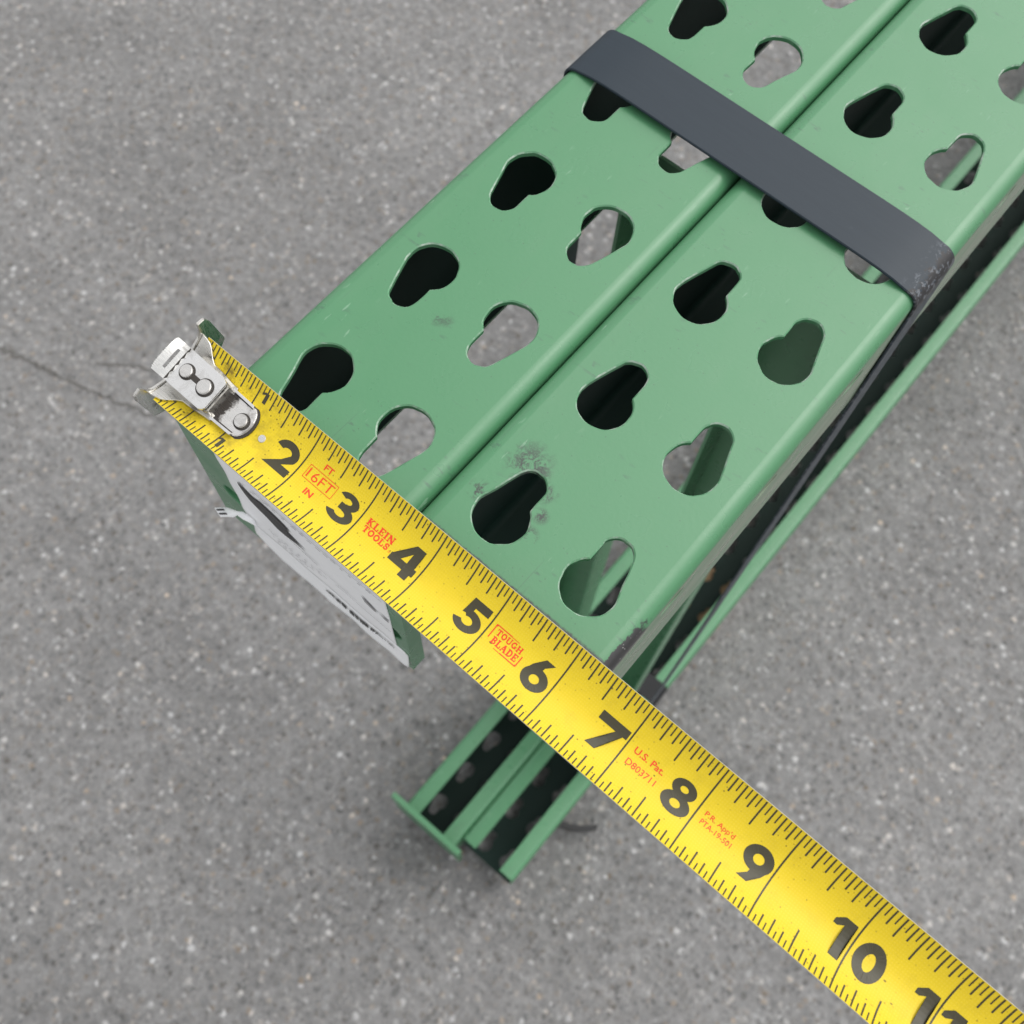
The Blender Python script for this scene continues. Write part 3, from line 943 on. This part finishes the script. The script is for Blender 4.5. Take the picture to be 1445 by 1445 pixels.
def g_1():
    return [[(0.115, 0.0), (0.235, 0.0), (0.235, 0.39), (0.115, 0.39)], [(0.0, 0.275), (0.05, 0.275), (0.14, 0.33), (0.14, 0.39), (0.085, 0.39), (0.0, 0.325)]]
def union(polys, fine=0.05):
    vs, fs = [], []
    for P in polys:
        ar = sum(P[i - 1][0] * P[i][1] - P[i][0] * P[i - 1][1] for i in range(len(P)))
        if ar < 0: P = P[::-1]
        i = len(vs); vs += [Vector(p) for p in P]; fs.append(list(range(i, i + len(P))))
    x0, x1 = min(v.x for v in vs), max(v.x for v in vs); y0, y1 = min(v.y for v in vs), max(v.y for v in vs)
    x = x0 + fine / 2
    while x < x1:
        y = y0 + fine / 2
        while y < y1:
            vs.append(Vector((x + 0.001 * sin(91 * y), y + 0.001 * sin(77 * x)))); y += fine
        x += fine
    polyl = [[tuple(vs[k]) for k in f] for f in fs]
    def inside(x, y):
        for P in polyl:
            hit = False
            for i in range(len(P)):
                (xa, ya), (xb, yb) = P[i - 1], P[i]
                if (ya > y) != (yb > y) and x < (xb - xa) * (y - ya) / (yb - ya) + xa: hit = not hit
            if hit: return True
        return False
    rv, re, rf = delaunay_2d_cdt(vs, [], fs, 1, 1e-5)[:3]
    rf = [f for f in rf if inside(sum(rv[k].x for k in f) / len(f), sum(rv[k].y for k in f) / len(f))]
    return [tuple(v) for v in rv], [tuple(f) for f in rf]
DIG = {c: union(f()) for c, f in zip('0123456789', (g_0, g_1, g_2, g_3, g_4, g_5, g_6, g_7, g_8, g_9))}
CH = 1.025
def put_glyph(gl, s0, s1, ttop, tbot):
    vs, fs = gl
    x0, x1 = min(v[0] for v in vs), max(v[0] for v in vs); y0, y1 = min(v[1] for v in vs), max(v[1] for v in vs)
    return [(s0 + (x - x0) / (x1 - x0) * (s1 - s0), tbot + (y - y0) / (y1 - y0) * (ttop - tbot)) for x, y in vs], fs
NUM = [('2', 1.575, 1.955, .305, .695), ('3', 2.585, 2.950, .32, .69), ('4', 3.565, 3.945, .29, .685), ('5', 4.595, 4.945, .305, .695),
       ('6', 5.605, 5.945, .325, .705), ('7', 6.585, 6.970, .33, .715), ('8', 7.595, 7.950, .325, .705), ('9', 8.620, 8.965, .335, .725),
       ('1', 9.725, 9.955, .34, .73), ('0', 10.055, 10.395, .345, .735), ('1', 10.725, 10.955, .345, .735), ('1', 11.04, 11.27, .345, .735),
       ('1', 11.725, 11.955, .345, .735), ('2', 12.05, 12.42, .345, .735)]
for c, a, b2, t0, t1 in NUM:
    flat_print('numeral', [put_glyph(DIG[c], a, b2, t0, t1)], MAT_INK, tape)
flat_print('numeral', [put_glyph(DIG['1'], 1.06, 1.155, .065, .19)], MAT_INK, tape)
flat_print('numeral', [put_glyph(DIG['1'], 0.995, 1.09, .805, .935)], MAT_INK, tape)

# ---- red lettering
def text_tris(txt, s0, s1, ttop, tbot, bold=0.0):
    cu = bpy.data.curves.new('lettering', 'FONT')
    cu.body = txt; cu.size = 1.0; cu.offset = bold; cu.resolution_u = 4
    ob = bpy.data.objects.new('lettering', cu); COL.objects.link(ob)
    bpy.context.view_layer.update()
    dg = bpy.context.evaluated_depsgraph_get()
    me = ob.evaluated_get(dg).to_mesh()
    vs = [(v.co.x, v.co.y) for v in me.vertices]; fs = [tuple(p.vertices) for p in me.polygons]
    ob.evaluated_get(dg).to_mesh_clear()
    bpy.data.objects.remove(ob); bpy.data.curves.remove(cu)
    x0, x1 = min(v[0] for v in vs), max(v[0] for v in vs); y0, y1 = min(v[1] for v in vs), max(v[1] for v in vs)
    return [(s0 + (x - x0) / (x1 - x0) * (s1 - s0), tbot + (y - y0) / (y1 - y0) * (ttop - tbot)) for x, y in vs], fs
def red(tris): flat_print('red_lettering', tris, MAT_RED, tape)
def rectp(s0, s1, t0, t1, n=3):
    return [(s, t0 + (t1 - t0) * j / n) for j in range(n + 1) for s in (s0, s1)], [(2 * j, 2 * j + 1, 2 * j + 3, 2 * j + 2) for j in range(n)]
red([text_tris('FT', 2.262, 2.395, .245, .318, 0.02)])
bx0, bx1, by0, by1, lw = 2.095, 2.560, .358, .535, 0.007
red([text_tris('16FT', 2.125, 2.530, .388, .508, -0.005), rectp(bx0, bx1, by0, by0 + lw, 1), rectp(bx0, bx1, by1 - lw, by1, 1), rectp(bx0, bx0 + lw, by0 + lw, by1 - lw, 6), rectp(bx1 - lw, bx1, by0 + lw, by1 - lw, 6)])
red([text_tris('IN', 2.245, 2.370, .600, .680, 0.03)])
# slab-serif capitals for the two-line logo and the stencil stamp
def serif_letter(c, stencil=False):
    wS, th, sl, sh = 0.24, 0.11, 0.16, 0.12     # stem, thin, serif overhang, serif height
    def stem(x, y0=0.0, y1=1.0, w0=wS, serifs=(1, 1)):
        P = [[(x - w0 / 2, y0), (x + w0 / 2, y0), (x + w0 / 2, y1), (x - w0 / 2, y1)]]
        if serifs[0]: P.append([(x - w0 / 2 - sl * .6, 0), (x + w0 / 2 + sl * .6, 0), (x + w0 / 2 + sl * .6, sh), (x - w0 / 2 - sl * .6, sh)])
        if serifs[1]: P.append([(x - w0 / 2 - sl * .6, 1 - sh), (x + w0 / 2 + sl * .6, 1 - sh), (x + w0 / 2 + sl * .6, 1), (x - w0 / 2 - sl * .6, 1)])
        return P
    L = lambda a, b2, w0=wS: stroke([a, b2], w0)
    E = lambda x0, x1, y0, y1: [[(x0, y0), (x1, y0), (x1, y1), (x0, y1)]]
    if c == 'K': return stem(.22) + L((.30, .42), (.72, .94), .15) + L((.40, .55), (.76, .06), .22) + E(.58, .92, 1 - sh, 1) + E(.56, .98, 0, sh), 1.0
    if c == 'L': return stem(.22) + E(.22, .80, 0, sh * 1.3) + E(.66, .80, 0, .40), .84
    if c == 'E': return stem(.22) + E(.22, .80, 0, sh * 1.2) + E(.22, .80, 1 - sh * 1.2, 1) + E(.22, .60, .43, .57) + E(.68, .80, 0, .34) + E(.68, .80, .66, 1) + E(.52, .62, .34, .66), .86
    if c == 'I': return stem(.22), .46
    if c == 'N': return stem(.20, w0=.15) + stem(.84, w0=.15) + L((.16, .97), (.86, .03), .26), 1.06
    if c == 'T': return stem(.44, serifs=(1, 0)) + E(.02, .86, 1 - sh * 1.2, 1) + E(.02, .14, .64, 1) + E(.74, .86, .64, 1), .90
    if c == 'O': return stroke(arcp(.46, .5, .34, .40, 0, 360, 26)[:-1], .22, True), .94
    if c == 'S': return stroke(arcp(.38, .72, .22, .19, 20, 260, 14) + arcp(.38, .29, .24, .20, 90, -160, 14), .20) + E(.56, .68, .62, .96) + E(.06, .18, .04, .38), .78
    if c == 'U': return stem(.22, .30, serifs=(0, 1)) + stem(.80, .30, w0=.16, serifs=(0, 1)) + stroke(arcp(.50, .32, .29, .24, 180, 360, 14), .20), 1.02
    if c == 'G': return stroke(arcp(.46, .5, .34, .40, 50, 330, 22), .22) + E(.56, .96, .36, .50) + E(.68, .88, .08, .44) + E(.66, .76, .66, .96), .98
    if c == 'H': return stem(.22) + stem(.82) + E(.22, .82, .42, .58), 1.06
    if c == 'B': return stem(.22) + stroke(arcp(.42, .74, .24, .18, 90, -90, 12), .17) + stroke(arcp(.42, .28, .28, .20, 90, -90, 12), .18) + E(.22, .44, 0, sh) + E(.22, .44, 1 - sh, 1) + E(.22, .44, .46, .58), .86
    if c == 'A': return L((.12, .04), (.44, .97), .14) + L((.44, .97), (.78, .04), .26) + E(.24, .62, .28, .40) + E(0, .30, 0, sh) + E(.58, .98, 0, sh), 1.0
    if c == 'D': return stem(.22) + stroke(arcp(.40, .5, .38, .41, 90, -90, 16), .20) + E(.22, .42, 0, sh) + E(.22, .42, 1 - sh, 1), .94
def slab_word(word, s0, s1, ttop, tbot, bend=0.0, stencil=False):
    x = 0.0; out = []
    for c in word:
        P, wd = serif_letter(c)
        vs, fs = union(P, 0.3)
        out.append(([(vx + x, vy) for vx, vy in vs], fs)); x += wd + 0.06
    tot = x - 0.06
    res = []
    for vs, fs in out:
        nv = []
        for vx, vy in vs:
            f = vx / tot
            nv.append((s0 + f * (s1 - s0), tbot + vy * (ttop - tbot) + bend * (2 * f - 1) ** 2))
        res.append((nv, fs))
    return res
red(slab_word('KLEIN', 3.095, 3.515, .385, .470) + slab_word('TOOLS', 3.105, 3.505, .482, .562))
ring = stroke(arcp(0, 0, .011, .011, 0, 360, 12)[:-1], .004, True)
rv, rf = union(ring, 0.5)
red([([(3.535 + x, .548 - y) for x, y in rv], rf)])
red(slab_word('TOUGH', 5.115, 5.485, .398, .470) + slab_word('BLADE', 5.120, 5.490, .490, .575))
fr = 0.008
red([rectp(5.062, 5.075, .395, .545, 5), rectp(5.075, 5.29, .370, .370 + 0.011, 1), rectp(5.29, 5.40, .376, .383, 1), rectp(5.062, 5.085, .372, .395, 2),
     rectp(5.512, 5.526, .470, .585, 5), rectp(5.29, 5.515, .598, .610, 1), rectp(5.20, 5.29, .603, .609, 1), rectp(5.505, 5.526, .585, .606, 2)])
red([text_tris('U.S. Pat.', 7.105, 7.500, .395, .470, 0.014), text_tris('D803711', 7.100, 7.490, .543, .615, 0.006)])
red([text_tris("P.R. App'd", 8.088, 8.470, .430, .505, 0.006), text_tris('PTA-19-501', 8.090, 8.490, .525, .585, 0.006)])

# ---- end hook (its pieces hang in the blade's own frame)
hook = bpy.data.objects.new('end_hook', None); COL.objects.link(hook); hook.parent = tape
hook.location = (0, 0, 0)
def hook_slab(name, outline, h0, h1, mat, flat=True, bev=0.010, fine=0.07, parent=None, hf=None):
    """closed outline in (s,t) -> solid between heights h0 and h1"""
    hf = hf or (lambda s, t: 0.0)
    bm = bmesh.new()
    lo = [bm.verts.new(TP(s, t, h0 + hf(s, t), flat)) for s, t in outline]
    hi = [bm.verts.new(TP(s, t, h1 + hf(s, t), flat)) for s, t in outline]
    n = len(outline)
    bm.faces.new(hi); bm.faces.new(lo[::-1])
    for i in range(n):
        j = (i + 1) % n
        bm.faces.new((lo[i], lo[j], hi[j], hi[i]))
    bmesh.ops.recalc_face_normals(bm, faces=bm.faces)
    if bev:
        es = [e for e in bm.edges if not (e.verts[0] in lo and e.verts[1] in lo)]
        bmesh.ops.bevel(bm, geom=es, offset=bev, segments=2, affect='EDGES', clamp_overlap=True)
    me = bpy.data.meshes.new(name)
    for v in bm.verts: v.co *= U
    bm.to_mesh(me); bm.free(); me.materials.append(mat)
    smooth_by_angle(me, radians(35))
    o = bpy.data.objects.new(name, me); COL.objects.link(o); o.parent = parent or hook
    return o
def disc(s, t, rad, n=24): return [(s + rad * cos(2 * pi * i / n), t + rad / CH * sin(2 * pi * i / n)) for i in range(n)]
def grid_plate(name, smin, smax, tlo, thi, h, th, mat, ns=16, ntt=14):
    """curved plate hugging the blade; tlo(s), thi(s) give its edges"""
    V, F = [], []
    for hh in (h + th, h):
        for i in range(ns + 1):
            s = smin + (smax - smin) * i / ns
            for j in range(ntt + 1):
                t = tlo(s) + (thi(s) - tlo(s)) * j / ntt
                V.append(tuple(TP(s, t, hh)))
    K = ntt + 1; B = (ns + 1) * K
    for i in range(ns):
        for j in range(ntt):
            p = i * K + j; F += [(p, p + 1, p + K + 1, p + K), (B + p, B + p + K, B + p + K + 1, B + p + 1)]
        for j in (0, ntt):
            p = i * K + j; F.append((p, p + K, B + p + K, B + p))
    for i in (0, ns):
        for j in range(ntt):
            p = i * K + j; F.append((p, B + p, B + p + 1, p + 1))
    o = mesh_obj(name, V, F, mat, hook); clean(o, 1e-8); smooth_by_angle(o.data, radians(40))
    md = o.modifiers.new('edge', 'BEVEL'); md.width = 0.006 * U; md.segments = 2; md.limit_method = 'ANGLE'
    return o
def lerp(pts):
    def f(s):
        for (a, va), (b2, vb) in zip(pts[:-1], pts[1:]):
            if s <= b2:
                k = (s - a) / (b2 - a); k = k * k * (3 - 2 * k)
                return va + (vb - va) * k
        return pts[-1][1]
    return f
grid_plate('saddle', -0.03, 0.76, lerp([(-0.03, 0.0), (0.08, 0.02), (0.34, 0.20), (0.76, 0.235)]), lerp([(-0.03, 1.0), (0.08, 0.97), (0.34, 0.80), (0.76, 0.765)]), 0.006, 0.035, MAT_HOOK)
# upright flange across the end, with an ear standing proud at each side
def flange():
    a = [(-0.15, -0.42), (-0.15, 0.12), (-0.115, 0.22), (-0.01, 0.24), (0.03, 0.10), (0.10, 0.02), (0.25, -0.05), (0.5, -0.07), (0.75, -0.05), (0.90, 0.02), (0.97, 0.10), (1.01, 0.24), (1.115, 0.22), (1.15, 0.12), (1.15, -0.42), (1.0, -0.52), (0.0, -0.52)]
    bm = bmesh.new()
    sd2 = []
    for s in (-0.075, -0.03):
        sd2.append([bm.verts.new(TP(s, t, z, True)) for t, z in a])
    n = len(a)
    bm.faces.new(sd2[0]); bm.faces.new(sd2[1][::-1])
    for i in range(n):
        j = (i + 1) % n
        bm.faces.new((sd2[0][i], sd2[0][j], sd2[1][j], sd2[1][i]))
    bmesh.ops.recalc_face_normals(bm, faces=bm.faces)
    bmesh.ops.bevel(bm, geom=[e for e in bm.edges], offset=0.008, segments=2, affect='EDGES', clamp_overlap=True)
    me = bpy.data.meshes.new('flange')
    for v in bm.verts: v.co *= U
    bm.to_mesh(me); bm.free(); me.materials.append(MAT_HOOK); smooth_by_angle(me, radians(35))
    o = bpy.data.objects.new('flange', me); COL.objects.link(o); o.parent = hook
    return o
flange()
# raised clip: flat bright plate with an upturned lip
hook_slab('clip', [(0.06, 0.245), (0.64, 0.265), (0.70, 0.30), (0.70, 0.70), (0.65, 0.74), (0.06, 0.735)], 0.075, 0.12, MAT_CLIP, bev=0.012)
hook_slab('clip_base', [(0.08, 0.26), (0.66, 0.275), (0.725, 0.31), (0.725, 0.69), (0.67, 0.725), (0.08, 0.72)], -0.12, 0.052, MAT_HOOK, bev=0.012)
def lip():
    prof = [(0.075, 0.078), (0.045, 0.080), (0.018, 0.092), (-0.012, 0.112), (-0.045, 0.132), (-0.080, 0.150), (-0.125, 0.172), (-0.175, 0.200)]
    V, F = [], []
    ts = [0.245 + (0.735 - 0.245) * i / 14 for i in range(15)]
    sl = lambda t: 0.34 < t < 0.64
    for off in (0.0, 0.04):
        for (s, h) in prof:
            for i, t in enumerate(ts):
                f = (t - 0.49) / 0.245
                sh = 0.02 * abs(f) ** 6 if s < -0.05 else 0
                V.append(tuple(TP(s + off * 0.6 + sh, t, h + off * 0.6 - 0.4 * sh + (0.015 * (1 - f * f) if s < -0.02 else 0), True)))
    K = 15; B = len(prof) * K
    for j in range(len(prof) - 1):
        for i in range(14):
            p = j * K + i
            hole = (j == 4 and 2 < i < 11)
            if hole: continue
            F += [(p, p + 1, p + K + 1, p + K), (B + p, B + p + K, B + p + K + 1, B + p + 1)]
    for i in range(3, 11):
        p = 4 * K + i; q = 5 * K + i; F += [(p, p + 1, B + p + 1, B + p), (q, B + q, B + q + 1, q + 1)]
    for i in (3, 11):
        p = 4 * K + i; F.append((p, B + p, B + p + K, p + K))
    for i in (0, 14):
        for j in range(len(prof) - 1):
            p = j * K + i; F.append((p, p + K, B + p + K, B + p))
    for j in (0, len(prof) - 1):
        for i in range(14):
            p = j * K + i; F.append((p, B + p, B + p + 1, p + 1))
    o = mesh_obj('upturned_lip', V, F, mat_metal('lip_steel', (0.70, 0.70, 0.68), 0.22, 0.45), hook); clean(o, 1e-8); smooth_by_angle(o.data, radians(50))
    return o
lip()
hook_slab('clip_groove', [(0.21, 0.455), (0.53, 0.460), (0.53, 0.535), (0.21, 0.530)], 0.116, 0.124, MAT_DARK, bev=0)  # dark groove between the rivets, laid on as a flat strip
hook_slab('fold_shade', [(0.035, 0.25)] + [(0.045 + 0.012 * sin(k * 2.1), 0.25 + 0.48 * k / 14) for k in range(15)] + [(0.022, 0.73), (0.012, 0.50)], 0.118, 0.126, MAT_DARK, bev=0)  # shade in the crease of the fold, put in as a dark strip
# tongue running along the blade, with turned-up rails
end = [(1.08 + 0.14 * sin(a), 0.50 - 0.215 * cos(a)) for a in [pi * i / 14 for i in range(15)]]
hook_slab('tongue', [(0.66, 0.285)] + end + [(0.66, 0.715)], -0.135, -0.098, MAT_TONGUE, bev=0.012)
hook_slab('tongue_ring', [(0.70, 0.262)] + [(1.085 + 0.165 * sin(a), 0.50 - 0.238 * cos(a)) for a in [pi * i / 14 for i in range(15)]] + [(0.70, 0.738)], -0.150, -0.128, MAT_DARK, bev=0)  # dark ring showing past the edge of the tongue
for t0, si in ((0.268, 1), (0.707, -1)):
    hook_slab('rail', [(0.715, t0), (1.10, t0 + 0.010 * si), (1.10, t0 + 0.035 + 0.010 * si), (0.715, t0 + 0.030)], -0.13, -0.035, MAT_CLIP, bev=0.010)
    hook_slab('rail_line', [(0.715, t0 + 0.030 * si + (0.0 if si > 0 else 0.03)), (1.08, t0 + 0.042 * si + (0.0 if si > 0 else 0.03)), (1.08, t0 + 0.056 * si + (0.0 if si > 0 else 0.03)), (0.715, t0 + 0.050 * si + (0.0 if si > 0 else 0.03))], -0.10, -0.093, MAT_DARK, bev=0)  # dark line along the inside of each rail
for (rs, rt2, rr, hb, ht, fl) in ((0.21, 0.49, 0.086, 0.118, 0.168, True), (0.53, 0.50, 0.098, 0.118, 0.168, True), (1.08, 0.515, 0.088, -0.10, -0.045, True), (1.397, 0.511, 0.050, -0.01, 0.016, False)):
    rv_ = hook_slab('rivet', disc(rs, rt2, rr), hb, ht, MAT_RIVET, flat=fl, bev=0.018 if fl else 0.008)
    hook_slab('rivet_ring', disc(rs, rt2, rr + (0.022 if fl else 0.014)), hb - 0.01, hb + 0.008, MAT_DARK, flat=fl, bev=0)  # dark ring around each rivet head
